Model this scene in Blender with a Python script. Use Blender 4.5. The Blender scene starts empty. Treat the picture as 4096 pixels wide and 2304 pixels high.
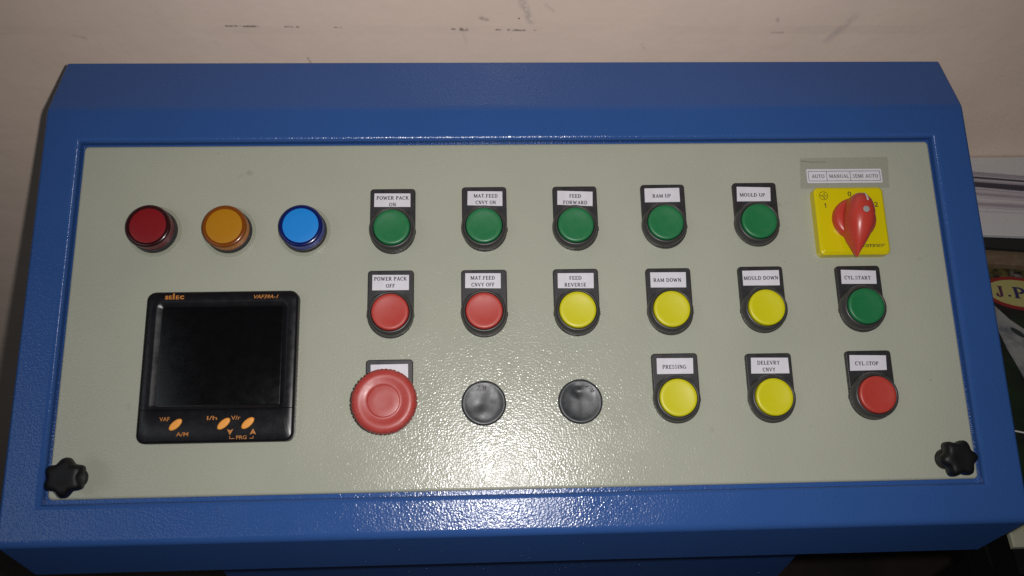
import bpy, math, random
from mathutils import Matrix, Vector, noise as mnoise

# ------------------------------------------------------------------ camera, world, lamps, exposure
sc = bpy.context.scene
COL = sc.collection
TILT = math.radians(22.5)            # slope of the control panel against the horizontal
RX = Matrix.Rotation(TILT, 3, 'X')
BASE = Vector((0, 0, 0.90))          # centre of the control panel above the floor
MM = 0.001


def W(p):
    """console millimetres (x right, y up the slope, z out of the panel) -> world metres"""
    return RX @ (Vector(p) * MM) + BASE


cd = bpy.data.cameras.new('camera')
cam = bpy.data.objects.new('camera', cd)
COL.objects.link(cam)
right = Vector((0.9990889, -0.0226523, 0.0361689))
down = Vector((-0.0135019, -0.9717477, -0.2356357))
fwd = Vector((0.0404847, 0.2349327, -0.9711682))
CAM_P = Vector((-26.34, -114.65, 529.15))
rot = RX @ Matrix((right, -down, -fwd)).transposed()
cam.matrix_world = Matrix.Translation(W(CAM_P)) @ rot.to_4x4()
cd.sensor_width = 36.0
cd.lens = 36.0 * 3300 / 4096
cd.clip_start = 0.02
cd.clip_end = 60
cd.dof.use_dof = True
cd.dof.focus_distance = 0.545
cd.dof.aperture_fstop = 14.0
sc.camera = cam

world = bpy.data.worlds.new('World')
sc.world = world
world.use_nodes = True
bg = world.node_tree.nodes['Background']
bg.inputs[0].default_value = (0.80, 0.90, 1.0, 1)
bg.inputs[1].default_value = 0.018

# the phone's flash, just beside the lens
ld = bpy.data.lights.new('phone_flash', 'SPOT')
ld.spot_size = math.radians(118)
ld.spot_blend = 1.0
ld.energy = 10.5
ld.color = (1.0, 0.97, 0.96)
ld.shadow_soft_size = 0.0045
flash = bpy.data.objects.new('phone_flash', ld)
COL.objects.link(flash)
flash.location = W(CAM_P + right * 24 - down * 9)
flash.rotation_euler = cam.matrix_world.to_euler()

# the room's ceiling tube, behind the photographer's left shoulder
ad = bpy.data.lights.new('ceiling_tube', 'AREA')
ad.shape = 'RECTANGLE'
ad.size = 1.3
ad.size_y = 0.5
ad.energy = 3.2
ad.color = (0.88, 0.95, 1.0)
tube = bpy.data.objects.new('ceiling_tube', ad)
COL.objects.link(tube)
tp = W(Vector((-330, -140, 0)) + Vector((-0.498, -0.041, 0.866)) * 2100)
tube.location = tp
tube.rotation_euler = (W((-100, 0, 0)) - tp).to_track_quat('-Z', 'Y').to_euler()

sc.view_settings.view_transform = 'Standard'
sc.view_settings.look = 'None'
sc.view_settings.exposure = 0
sc.view_settings.gamma = 1
sc.render.engine = 'CYCLES'
sc.cycles.use_denoising = False
sc.cycles.max_bounces = 6
sc.cycles.caustics_reflective = False
sc.cycles.caustics_refractive = False
sc.cycles.blur_glossy = 0.1
sc.cycles.sample_clamp_indirect = 4.0

random.seed(7)


# ------------------------------------------------------------------ materials
def mat(name, color, rough=0.45, spec=0.5, metal=0.0, coat=0.0, emit=None):
    m = bpy.data.materials.new(name)
    m.use_nodes = True
    b = m.node_tree.nodes['Principled BSDF']
    b.inputs['Base Color'].default_value = (*color, 1)
    b.inputs['Roughness'].default_value = rough
    b.inputs['Specular IOR Level'].default_value = spec
    b.inputs['Metallic'].default_value = metal
    b.inputs['Coat Weight'].default_value = coat
    b.inputs['Coat Roughness'].default_value = 0.12
    return m


def N(m, t, **kw):
    n = m.node_tree.nodes.new(t)
    for k, v in kw.items():
        setattr(n, k, v)
    return n


def L(m, a, b):
    m.node_tree.links.new(a, b)


def coords(m, scale=(1, 1, 1)):
    tc = N(m, 'ShaderNodeTexCoord')
    mp = N(m, 'ShaderNodeMapping')
    mp.inputs['Scale'].default_value = scale
    L(m, tc.outputs['Object'], mp.inputs['Vector'])
    return mp.outputs['Vector']


def noise(m, vec, scale, detail=2.0, rough=0.5):
    n = N(m, 'ShaderNodeTexNoise')
    n.inputs['Scale'].default_value = scale
    n.inputs['Detail'].default_value = detail
    n.inputs['Roughness'].default_value = rough
    L(m, vec, n.inputs['Vector'])
    return n.outputs['Fac']


def mathn(m, op, a, b=None, clamp=False):
    n = N(m, 'ShaderNodeMath', operation=op, use_clamp=clamp)
    for i, v in enumerate((a, b)):
        if v is None:
            continue
        if isinstance(v, (int, float)):
            n.inputs[i].default_value = v
        else:
            L(m, v, n.inputs[i])
    return n.outputs[0]


def ramp(m, fac, lo, hi, a=0.0, b=1.0):
    n = N(m, 'ShaderNodeMapRange', clamp=True)
    L(m, fac, n.inputs['Value'])
    n.inputs['From Min'].default_value = lo
    n.inputs['From Max'].default_value = hi
    n.inputs['To Min'].default_value = a
    n.inputs['To Max'].default_value = b
    return n.outputs[0]


def mixc(m, fac, c1, c2):
    n = N(m, 'ShaderNodeMix', data_type='RGBA')
    if isinstance(fac, (int, float)):
        n.inputs[0].default_value = fac
    else:
        L(m, fac, n.inputs[0])
    for i, c in ((6, c1), (7, c2)):
        if isinstance(c, tuple):
            n.inputs[i].default_value = (*c, 1)
        else:
            L(m, c, n.inputs[i])
    return n.outputs[2]


def bump(m, height, dist, strength=1.0, normal=None):
    n = N(m, 'ShaderNodeBump')
    n.inputs['Distance'].default_value = dist
    n.inputs['Strength'].default_value = strength
    L(m, height, n.inputs['Height'])
    if normal is not None:
        L(m, normal, n.inputs['Normal'])
    return n.outputs[0]


def powder(name, color, rough, dist, dirt, cell=820, spec=0.5):
    """powder-coated sheet steel: orange-peel skin, faint mottling and a few smudges"""
    m = mat(name, color, rough, spec)
    b = m.node_tree.nodes['Principled BSDF']
    v = coords(m)
    fine = noise(m, v, cell, 1.0, 0.4)
    wide = noise(m, v, cell * 0.45, 1.0, 0.4)
    h = mathn(m, 'ADD', fine, mathn(m, 'MULTIPLY', wide, 0.4))
    L(m, bump(m, h, dist), b.inputs['Normal'])
    mott = ramp(m, noise(m, v, 9, 3, 0.6), 0.3, 0.7)
    c = mixc(m, mott, color, tuple(x * 0.94 for x in color))
    spots = ramp(m, noise(m, v, 46, 2, 0.5), 0.735, 0.79, 0, 0.3)
    c = mixc(m, spots, c, dirt)
    fleck = ramp(m, noise(m, v, 330, 1, 0.5), 0.80, 0.83, 0, 0.55)
    c = mixc(m, fleck, c, tuple(x * 0.45 for x in dirt))
    film = ramp(m, noise(m, v, 17, 4, 0.7), 0.48, 0.72, 0, 0.10)
    c = mixc(m, film, c, tuple(x * 0.8 for x in color))
    L(m, c, b.inputs['Base Color'])
    L(m, ramp(m, noise(m, v, 30, 3, 0.6), 0.3, 0.7, rough * 0.75, rough * 1.4), b.inputs['Roughness'])
    return m


def plastic(name, color, rough, grain=0.0, spec=0.5, coat=0.0, dust=0.0):
    m = mat(name, color, rough, spec, coat=coat)
    b = m.node_tree.nodes['Principled BSDF']
    v = coords(m)
    if grain:
        L(m, bump(m, noise(m, v, 900, 2, 0.5), grain), b.inputs['Normal'])
    if dust:
        f = ramp(m, noise(m, v, 190, 4, 0.65), 0.5, 0.8, 0, dust)
        L(m, mixc(m, f, color, (0.42, 0.40, 0.38)), b.inputs['Base Color'])
    L(m, ramp(m, noise(m, v, 160, 3, 0.6), 0.3, 0.7, rough * 0.85, rough * 1.2), b.inputs['Roughness'])
    return m


M = {}
M['blue'] = powder('blue_powder_coat', (0.030, 0.086, 0.272), 0.19, 1.9e-4, (0.04, 0.08, 0.18), spec=0.30)
M['panel'] = powder('grey_powder_coat', (0.375, 0.385, 0.312), 0.20, 1.9e-4, (0.15, 0.15, 0.12), spec=0.30)
M['black_plate'] = plastic('black_plate_plastic', (0.020, 0.019, 0.020), 0.42, 1e-5, dust=0.03)
M['bezel'] = plastic('charcoal_bezel_plastic', (0.036, 0.035, 0.034), 0.38, dust=0.02)
M['green'] = plastic('green_cap_plastic', (0.011, 0.145, 0.047), 0.42, 1e-5)
M['red'] = plastic('red_cap_plastic', (0.40, 0.040, 0.029), 0.42, 1e-5)
M['yellow'] = plastic('yellow_cap_plastic', (0.54, 0.50, 0.003), 0.42, 1e-5)
M['mushroom'] = plastic('faded_red_mushroom_plastic', (0.37, 0.043, 0.036), 0.40, 1e-5, dust=0.10)
M['ink'] = mat('printing_ink', (0.018, 0.018, 0.02), 0.6, 0.2)
M['faded_ink'] = mat('faded_printing_ink', (0.12, 0.115, 0.12), 0.6, 0.2)
M['rubber'] = plastic('grey_black_rubber', (0.018, 0.021, 0.024), 0.40, 2e-5, dust=0.10)
M['rubber_mark'] = mat('rubber_mark', (0.003, 0.003, 0.0035), 0.5)
M['knob'] = plastic('black_knob_plastic', (0.005, 0.005, 0.006), 0.48, 1e-5, spec=0.3)
M['meter'] = plastic('black_meter_plastic', (0.006, 0.0055, 0.007), 0.30, spec=0.35, dust=0.003)
M['window'] = plastic('dark_display_glass', (0.003, 0.003, 0.0035), 0.2, spec=0.25)
M['orange'] = mat('orange_rubber_key', (0.80, 0.33, 0.05), 0.5)
M['orange_ink'] = mat('orange_print', (0.45, 0.17, 0.03), 0.5)
M['switch_yellow'] = plastic('switch_plate_yellow_plastic', (0.60, 0.50, 0.003), 0.22)
M['switch_red'] = plastic('switch_handle_red_plastic', (0.45, 0.042, 0.028), 0.33)
M['white_paint'] = mat('white_pointer_paint', (0.6, 0.58, 0.55), 0.5)
M['steel'] = mat('screw_steel', (0.30, 0.30, 0.29), 0.35)
M['gasket'] = mat('clear_gasket', (0.29, 0.30, 0.235), 0.25)
for n_, side, ring, face in (('red', (0.11, 0.012, 0.02), (0.030, 0.004, 0.005), (0.20, 0.005, 0.008)),
                       ('amber', (0.36, 0.125, 0.02), (0.18, 0.046, 0.004), (0.39, 0.165, 0.003)),
                       ('blue', (0.02, 0.035, 0.24), (0.004, 0.009, 0.09), (0.010, 0.21, 0.62))):
    M['side_' + n_] = mat(n_ + '_lens_side', side, 0.2)
    M['ring_' + n_] = mat(n_ + '_lens_rim', ring, 0.22, coat=0.15)
    M['face_' + n_] = mat(n_ + '_lens_face', face, 0.38)

# printed paper: white with the faintest mottling
m = mat('white_label_paper', (0.66, 0.64, 0.69), 0.35)
v = coords(m)
L(m, mixc(m, ramp(m, noise(m, v, 120, 3), 0.3, 0.7), (0.66, 0.64, 0.69), (0.61, 0.59, 0.63)), m.node_tree.nodes['Principled BSDF'].inputs['Base Color'])
M['paper'] = m

# clear adhesive tape
m = mat('clear_tape', (0.30, 0.305, 0.235), 0.18)
b = m.node_tree.nodes['Principled BSDF']
b.inputs['Alpha'].default_value = 0.20
v = coords(m)
L(m, bump(m, noise(m, v, 60, 3), 2e-4), b.inputs['Normal'])
M['tape'] = m
M['tape_dirt'] = mat('tape_edge_dirt', (0.20, 0.18, 0.12), 0.6)

# plastered wall with old scuffs
m = mat('beige_wall_paint', (0.60, 0.49, 0.41), 0.30, 0.5)
b = m.node_tree.nodes['Principled BSDF']
v = coords(m)
sep = N(m, 'ShaderNodeSeparateXYZ')
L(m, v, sep.inputs[0])
c = mixc(m, ramp(m, noise(m, v, 7, 4, 0.6), 0.3, 0.7), (0.86, 0.685, 0.565), (0.80, 0.635, 0.52))
brush = noise(m, coords(m, (14, 1, 40)), 3.0, 3, 0.6)
c = mixc(m, ramp(m, brush, 0.45, 0.75, 0, 0.06), c, (0.60, 0.48, 0.39))
blot = ramp(m, noise(m, coords(m, (1, 1, 1.7)), 55, 3, 0.6), 0.68, 0.80, 0, 0.35)
c = mixc(m, blot, c, (0.45, 0.37, 0.31))
SCUFF_Z = 0.0500
brk = ramp(m, noise(m, v, 260, 2, 0.6), 0.36, 0.54)
soft = ramp(m, noise(m, v, 90, 3, 0.6), 0.30, 0.62)


def scuff(c, x0, z0, x1, z1, w, amount, col, mask):
    """a rubbed line on the wall from (x0, z0) to (x1, z1), metres"""
    px = mathn(m, 'SUBTRACT', sep.outputs['X'], x0)
    pz = mathn(m, 'SUBTRACT', sep.outputs['Z'], z0)
    bx, bz = x1 - x0, z1 - z0
    ll = bx * bx + bz * bz
    t = mathn(m, 'ADD', mathn(m, 'MULTIPLY', px, bx / ll), mathn(m, 'MULTIPLY', pz, bz / ll), True)
    ddx = mathn(m, 'SUBTRACT', px, mathn(m, 'MULTIPLY', t, bx))
    ddz = mathn(m, 'SUBTRACT', pz, mathn(m, 'MULTIPLY', t, bz))
    dd = mathn(m, 'SQRT', mathn(m, 'ADD', mathn(m, 'MULTIPLY', ddx, ddx), mathn(m, 'MULTIPLY', ddz, ddz)))
    f = mathn(m, 'MULTIPLY', ramp(m, dd, w * 0.25, w, amount, 0), mask)
    return mixc(m, f, c, col)


for x0, x1, w in ((-.214, -.206, .0011), (-.203, -.190, .0012), (-.170, -.160, .0010), (-.133, -.128, .0008), (-.044, -.042, .0012), (-.037, -.033, .0022), (-.010, -.007, .0011), (-.001, .012, .0013), (.019, .021, .0009)):
    zz0 = SCUFF_Z - .018 * x0
    c = scuff(c, x0, zz0, x1, SCUFF_Z - .018 * x1, w, 0.75, (0.13, 0.105, 0.095), brk)
for a in ((-.036, .049, -.033, .038, .0016, .2, (.30, .24, .20), soft), (-.022, .061, -.017, .059, .0022, .8, (.16, .12, .10), soft), (.008, .078, .016, .058, .0045, .42, (.34, .29, .26), brk),
          (.027, .072, .033, .067, .0020, .25, (.32, .27, .24), soft), (.252, .040, .266, .062, .0045, .42, (.36, .33, .33), soft), (.205, .0475, .214, .0472, .0013, .5, (.30, .25, .22), soft),
          (.206, .060, .207, .058, .0020, .4, (.30, .25, .22), soft), (.105, .036, .107, .033, .0022, .3, (.34, .28, .24), soft), (-.158, .024, -.154, .011, .0014, .5, (.30, .24, .20), brk),
          (-.330, .045, -.322, .043, .0022, .4, (.36, .29, .25), soft), (-.088, .018, -.072, .004, .0016, .3, (.36, .30, .26), soft)):
    c = scuff(c, *a)
speck = ramp(m, noise(m, v, 210, 1, 0.5), 0.77, 0.82)
near = ramp(m, mathn(m, 'ABSOLUTE', mathn(m, 'ADD', sep.outputs['X'], -0.012)), 0.012, 0.05, 1, 0)
up = ramp(m, sep.outputs['Z'], SCUFF_Z - 0.004, SCUFF_Z + 0.004)
c = mixc(m, mathn(m, 'MULTIPLY', speck, mathn(m, 'MULTIPLY', near, 0.8)), c, (0.06, 0.05, 0.045))
L(m, c, b.inputs['Base Color'])
wide = noise(m, v, 22, 3, 0.55)
ridge = mathn(m, 'MULTIPLY', up, ramp(m, noise(m, coords(m, (1, .01, .01)), 6, 2), 0.42, 0.6, 0.0, 1.0))
n1 = bump(m, wide, 0.0011)
n2 = bump(m, ridge, 0.0005, 1.0, n1)
n3 = bump(m, brush, 0.0001, 1.0, n2)
L(m, n3, b.inputs['Normal'])
M['wall'] = m

m = mat('dark_floor', (0.060, 0.045, 0.036), 0.6)
v = coords(m)
L(m, mixc(m, ramp(m, noise(m, v, 6, 5, 0.65), 0.35, 0.7), (0.045, 0.033, 0.026), (0.018, 0.014, 0.012)), m.node_tree.nodes['Principled BSDF'].inputs['Base Color'])
M['floor'] = m

m = mat('paper_sheet', (0.62, 0.56, 0.60), 0.6, 0.3)
v = coords(m)
L(m, mixc(m, ramp(m, noise(m, coords(m, (2, 40, 160)), 4, 3), 0.35, 0.7), (0.62, 0.56, 0.60), (0.46, 0.41, 0.44)), m.node_tree.nodes['Principled BSDF'].inputs['Base Color'])
M['sheet'] = m
M['sheet_white'] = plastic('plain_white_paper', (0.62, 0.61, 0.61), 0.6)
M['sheet_grey'] = plastic('greyish_lilac_paper', (0.36, 0.32, 0.36), 0.6, dust=0.1)
M['sheet_dark'] = plastic('dark_paper_edge', (0.06, 0.05, 0.065), 0.7)
M['board_brown'] = plastic('brown_board', (0.15, 0.10, 0.06), 0.6, dust=0.2)
M['file_black'] = plastic('black_file_cloth', (0.012, 0.012, 0.012), 0.6)
m = mat('dark_green_printed_film', (0.02, 0.03, 0.02), 0.35)
b = m.node_tree.nodes['Principled BSDF']
v = coords(m)
g = ramp(m, noise(m, v, 14, 4, 0.6), 0.42, 0.6)
c = mixc(m, g, (0.009, 0.008, 0.009), (0.012, 0.026, 0.011))
sep = N(m, 'ShaderNodeSeparateXYZ')
L(m, v, sep.inputs[0])
strip = ramp(m, sep.outputs['Y'], 0.094, 0.104)
gr = ramp(m, noise(m, v, 120, 4, 0.7), 0.40, 0.62)
c = mixc(m, mathn(m, 'MULTIPLY', strip, gr), c, (0.12, 0.10, 0.03))
c = mixc(m, mathn(m, 'MULTIPLY', strip, ramp(m, noise(m, v, 70, 3, 0.6), 0.60, 0.72)), c, (0.20, 0.18, 0.17))
L(m, c, b.inputs['Base Color'])
L(m, bump(m, noise(m, v, 18, 3), 0.003), b.inputs['Normal'])
M['film'] = m
M['logo_red'] = mat('print_red', (0.22, 0.014, 0.016), 0.45)
M['logo_cream'] = mat('print_cream_yellow', (0.38, 0.35, 0.13), 0.45)
M['logo_ink'] = mat('print_maroon_navy', (0.075, 0.020, 0.060), 0.5)
M['logo_navy'] = mat('print_navy', (0.022, 0.020, 0.085), 0.5)
m = mat('print_pale_fabric', (0.36, 0.36, 0.34), 0.5)
v = coords(m)
L(m, mixc(m, ramp(m, noise(m, v, 45, 3, 0.6), 0.42, 0.62), (0.25, 0.25, 0.235), (0.10, 0.11, 0.125)), m.node_tree.nodes['Principled BSDF'].inputs['Base Color'])
M['swoosh'] = m
M['logo_dark'] = mat('print_dark_shade', (0.02, 0.028, 0.028), 0.5)
m = mat('cream_block_paint', (0.55, 0.54, 0.42), 0.55)
v = coords(m)
L(m, mixc(m, ramp(m, noise(m, v, 60, 4, 0.6), 0.35, 0.7), (0.28, 0.28, 0.21), (0.23, 0.24, 0.14)), m.node_tree.nodes['Principled BSDF'].inputs['Base Color'])
M['cream'] = m
M['lime'] = plastic('lime_lid', (0.30, 0.33, 0.07), 0.5)
M['bench'] = plastic('black_bench_top', (0.004, 0.004, 0.004), 0.8, spec=0.08)


# ------------------------------------------------------------------ mesh helpers
def mk(name, verts, faces, mats, parent=None, loc=(0, 0, 0), rotz=0.0, fmat=None, smooth=35, scale=MM, wn=False):
    me = bpy.data.meshes.new(name)
    me.from_pydata([tuple(c * scale for c in p) for p in verts], [], faces)
    mats = mats if isinstance(mats, (list, tuple)) else [mats]
    for m_ in mats:
        me.materials.append(m_)
    if fmat:
        me.polygons.foreach_set('material_index', fmat)
    if smooth:
        me.polygons.foreach_set('use_smooth', [True] * len(me.polygons))
        me.set_sharp_from_angle(angle=math.radians(smooth))
    me.update()
    return put(name, me, parent, loc, rotz, wn)


def put(name, me, parent=None, loc=(0, 0, 0), rotz=0.0, wn=False):
    o = bpy.data.objects.new(name, me)
    COL.objects.link(o)
    if parent is not None:
        o.parent = parent
    o.location = [c * MM for c in loc]
    o.rotation_euler = (0, 0, rotz)
    if wn:
        md = o.modifiers.new('weighted', 'WEIGHTED_NORMAL')
        md.keep_sharp = True
        md.weight = 100
    return o


def empty(name, loc, rot=(0, 0, 0)):
    o = bpy.data.objects.new(name, None)
    COL.objects.link(o)
    o.location = loc
    o.rotation_euler = rot
    o.empty_display_size = 0.05
    return o


def tag(o, label=None, cat=None, group=None, kind=None):
    for k, v_ in (('label', label), ('category', cat), ('group', group), ('kind', kind)):
        if v_:
            o[k] = v_
    return o


def lathe(profile, n=48, warp=None):
    vs, fs = [], []
    idx = []
    for r, z in profile:
        if r <= 1e-6:
            idx.append([len(vs)])
            vs.append((0, 0, z))
        else:
            idx.append(list(range(len(vs), len(vs) + n)))
            for k in range(n):
                a = 2 * math.pi * k / n
                vs.append((r * math.cos(a), r * math.sin(a), z))
    for A, B in zip(idx, idx[1:]):
        for k in range(n):
            k2 = (k + 1) % n
            if len(A) == 1 and len(B) == 1:
                continue
            if len(A) == 1:
                fs.append((A[0], B[k2], B[k]))
            elif len(B) == 1:
                fs.append((A[k], A[k2], B[0]))
            else:
                fs.append((A[k], A[k2], B[k2], B[k]))
    if warp:
        vs = [warp(p) for p in vs]
    return vs, fs


def inset(poly, d):
    """offset a counter-clockwise polygon inwards by d"""
    n = len(poly)
    out = []
    for i in range(n):
        p0, p1, p2 = poly[i - 1], poly[i], poly[(i + 1) % n]
        e1 = Vector((p1[0] - p0[0], p1[1] - p0[1])).normalized()
        e2 = Vector((p2[0] - p1[0], p2[1] - p1[1])).normalized()
        n1, n2 = Vector((-e1.y, e1.x)), Vector((-e2.y, e2.x))
        k = n1 + n2
        k = k / max(0.25, (1 + n1.dot(n2)))
        out.append((p1[0] + k.x * d, p1[1] + k.y * d))
    return out


def prism(poly, layers, top=True, bottom=False, z_of=None):
    """stack insets of a ccw polygon: layers = [(z, inset), ...] from bottom to top"""
    vs, fs = [], []
    n = len(poly)
    for z, d in layers:
        for x, y in (inset(poly, d) if abs(d) > 1e-9 else poly):
            vs.append((x, y, z))
    for l in range(len(layers) - 1):
        for k in range(n):
            a, b_ = l * n + k, l * n + (k + 1) % n
            fs.append((a, b_, b_ + n, a + n))
    if top:
        fs.append(tuple(range((len(layers) - 1) * n, len(layers) * n)))
    if bottom:
        fs.append(tuple(range(n - 1, -1, -1)))
    return vs, fs


def rrect(x0, y0, x1, y1, r, seg=5):
    pts = []
    for cx, cy, a0 in ((x1 - r, y1 - r, 0), (x0 + r, y1 - r, 90), (x0 + r, y0 + r, 180), (x1 - r, y0 + r, 270)):
        for k in range(seg + 1):
            a = math.radians(a0 + 90 * k / seg)
            pts.append((cx + r * math.cos(a), cy + r * math.sin(a)))
    return pts


def arc_layers(z0, z1, b, seg=4):
    """side wall from z0, then a rounded edge of radius b up to z1"""
    out = [(z0, 0)]
    for k in range(seg + 1):
        a = math.pi / 2 * k / seg
        out.append((z1 - b + b * math.sin(a), b * (1 - math.cos(a))))
    return out


def box(x0, y0, z0, x1, y1, z1, bev=0.0):
    if bev:
        p = [(x0, y0), (x1, y0), (x1, y1), (x0, y1)]
        return prism(p, [(z0, bev), (z0 + bev, 0), (z1 - bev, 0), (z1, bev)], True, True)
    p = [(x0, y0), (x1, y0), (x1, y1), (x0, y1)]
    return prism(p, [(z0, 0), (z1, 0)], True, True)


def join(*parts):
    vs, fs = [], []
    for v_, f_ in parts:
        o = len(vs)
        vs += v_
        fs += [tuple(i + o for i in f) for f in f_]
    return vs, fs


# ------------------------------------------------------------------ lettering
_sans_cache = {}


def sans_raw(s, bold, shear):
    key = (s, bold, shear)
    if key not in _sans_cache:
        cu = bpy.data.curves.new('text', 'FONT')
        cu.body = s
        cu.resolution_u = 3
        cu.offset = bold
        cu.shear = shear
        ob = bpy.data.objects.new('text', cu)
        COL.objects.link(ob)
        dg = bpy.context.evaluated_depsgraph_get()
        me = bpy.data.meshes.new_from_object(ob.evaluated_get(dg))
        vs = [tuple(v_.co[:2]) for v_ in me.vertices]
        fs = [tuple(p.vertices) for p in me.polygons]
        bpy.data.objects.remove(ob)
        bpy.data.meshes.remove(me)
        bpy.data.curves.remove(cu)
        _sans_cache[key] = (vs, fs)
    return _sans_cache[key]


def sans(s, x0, x1, yc, cap, z, bold=0.0, shear=0.0, ang=0.0):
    """plain letters fitted between x0 and x1, cap height cap, centred on yc"""
    vs, fs = sans_raw(s, bold, shear)
    a, b_ = min(p[0] for p in vs), max(p[0] for p in vs)
    lo, hi = min(p[1] for p in vs), max(p[1] for p in vs)
    sx, sy = (x1 - x0) / (b_ - a), cap / (hi - lo)
    cx = (x0 + x1) / 2
    out = []
    for x, y in vs:
        px, py = (x - a) * sx + x0 - cx, (y - lo) * sy - cap / 2
        out.append((cx + px * math.cos(ang) - py * math.sin(ang), yc + px * math.sin(ang) + py * math.cos(ang), z))
    return out, fs


TH, TN, SF = 0.19, 0.125, 0.10


def _seg(x0, y0, x1, y1, w):
    d_ = Vector((x1 - x0, y1 - y0)).normalized()
    if abs(d_.y) < 0.2:
        nx, ny = 0, w / 2
    else:
        nx, ny = w / 2 / max(0.6, abs(d_.y)), 0
    if (y1 > y0) == (nx > 0) or ny:
        pts = [(x0 - nx, y0 - ny), (x0 + nx, y0 - ny) if not ny else (x1, y1 - ny), (x1 + nx, y1 + ny), (x1 - nx, y1 + ny) if not ny else (x0, y0 + ny)]
    else:
        pts = [(x1 - nx, y1), (x1 + nx, y1), (x0 + nx, y0), (x0 - nx, y0)]
    return [pts]


def _hs(x, y, hw=0.15):
    y0, y1 = (0, SF) if y < 0.5 else (1 - SF, 1)
    return [[(x - hw, y0), (x + hw, y0), (x + hw, y1), (x - hw, y1)]]


def _vs(x, y0, y1):
    return [[(x - .045, y0), (x + .045, y0), (x + .045, y1), (x - .045, y1)]]


def _arc(cx, cy, rx, ry, a0, a1, even=False, n=14):
    out = []
    for k in range(n):
        q = []
        for t in (k, k + 1):
            a = math.radians(a0 + (a1 - a0) * t / n)
            w = 0.13 if even else TN + (TH - TN) * abs(math.cos(a))
            ca, sa = math.cos(a), math.sin(a)
            q.append(((cx + (rx + w / 2) * ca, cy + (ry + w / 2) * sa), (cx + (rx - w / 2) * ca, cy + (ry - w / 2) * sa)))
        out.append([q[0][1], q[0][0], q[1][0], q[1][1]])
    return out


def _stem(x, w=TH, y0=0, y1=1):
    return _seg(x, y0, x, y1, w)


_P = _stem(.17) + _hs(.17, 0) + _arc(.32, .72, .25, .235, -90, 90) + _seg(.03, .955, .32, .955, TN) + _seg(.17, .485, .32, .485, TN)
SER = {
    'A': (.78, _seg(.12, .02, .39, .98, TN) + _seg(.66, .02, .39, .98, TH) + _seg(.22, .33, .54, .33, TN) + _hs(.12, 0, .12) + _hs(.66, 0, .13)),
    'C': (.72, _arc(.40, .5, .32, .45, 48, 312) + _vs(.63, .68, .97)),
    'D': (.80, _stem(.17) + _seg(.03, .955, .34, .955, TN) + _seg(.03, .045, .34, .045, TN) + _arc(.33, .5, .36, .455, -90, 90)),
    'E': (.66, _stem(.17) + _seg(.03, .955, .58, .955, TN) + _seg(.17, .5, .44, .5, TN) + _seg(.03, .045, .6, .045, TN) + _vs(.56, .74, 1) + _vs(.59, 0, .27) + _vs(.44, .39, .61)),
    'F': (.63, _stem(.17) + _seg(.03, .955, .57, .955, TN) + _seg(.17, .5, .44, .5, TN) + _hs(.17, 0) + _vs(.55, .74, 1) + _vs(.44, .39, .61)),
    'G': (.80, _arc(.40, .5, .32, .45, 48, 330) + _stem(.66, TH, .06, .44) + _vs(.63, .7, .97) + _seg(.52, .42, .78, .42, TN)),
    'I': (.40, _stem(.2) + _hs(.2, 0) + _hs(.2, 1)),
    'J': (.50, _stem(.32, TH, .22, 1) + _hs(.32, 1) + _arc(.19, .24, .13, .2, 180, 360) + [[(.01, .2), (.13, .2), (.13, .34), (.01, .34)]]),
    'K': (.78, _stem(.17) + _hs(.17, 0) + _hs(.17, 1) + _seg(.24, .42, .6, .96, TN) + _seg(.36, .62, .66, .02, TH) + _hs(.6, 1, .12) + _hs(.67, 0, .12)),
    'L': (.64, _stem(.17) + _hs(.17, 1) + _seg(.03, .045, .58, .045, TN) + _vs(.57, 0, .3)),
    'M': (1.0, _stem(.15, TN) + _hs(.15, 0, .12) + _seg(.18, .99, .5, .05, TH) + _seg(.5, .05, .82, .99, TN) + _stem(.85, TH) + _hs(.85, 0, .14) + _hs(.13, 1, .1) + _hs(.87, 1, .1)),
    'N': (.82, _stem(.15, TN) + _seg(.17, .99, .65, .02, TH) + _stem(.67, TN) + _hs(.15, 0, .12) + _hs(.67, 1, .12) + _hs(.12, 1, .1)),
    'O': (.82, _arc(.41, .5, .32, .45, 0, 360, n=22)),
    'P': (.68, _P),
    'R': (.77, _P + _seg(.37, .48, .64, .02, TH) + _hs(.67, 0, .1)),
    'S': (.60, _arc(.30, .74, .19, .2, 35, 270, True) + _arc(.30, .275, .21, .21, -145, 90, True) + _vs(.5, .72, .95) + _vs(.08, .05, .29)),
    'T': (.72, _stem(.36) + _hs(.36, 0) + _seg(.03, .955, .69, .955, TN) + _vs(.06, .72, 1) + _vs(.66, .72, 1)),
    'U': (.80, _stem(.17, TH, .3, 1) + _arc(.41, .3, .24, .25, 180, 360) + _stem(.65, TN, .3, 1) + _hs(.17, 1) + _hs(.65, 1, .12)),
    'V': (.78, _seg(.12, .98, .40, .02, TH) + _seg(.66, .98, .40, .02, TN) + _hs(.12, 1, .13) + _hs(.66, 1, .12)),
    'W': (1.1, _seg(.12, .98, .34, .02, TH) + _seg(.55, .9, .34, .02, TN) + _seg(.55, .9, .76, .02, TH) + _seg(.98, .98, .76, .02, TN) + _hs(.12, 1, .13) + _hs(.98, 1, .12)),
    'Y': (.76, _seg(.11, .98, .38, .46, TH) + _seg(.64, .98, .38, .46, TN) + _stem(.38, TH, 0, .5) + _hs(.38, 0) + _hs(.11, 1, .12) + _hs(.65, 1, .12)),
    '.': (.30, [[(.07, 0), (.24, 0), (.24, .17), (.07, .17)]]),
    ' ': (.34, []),
}


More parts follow.
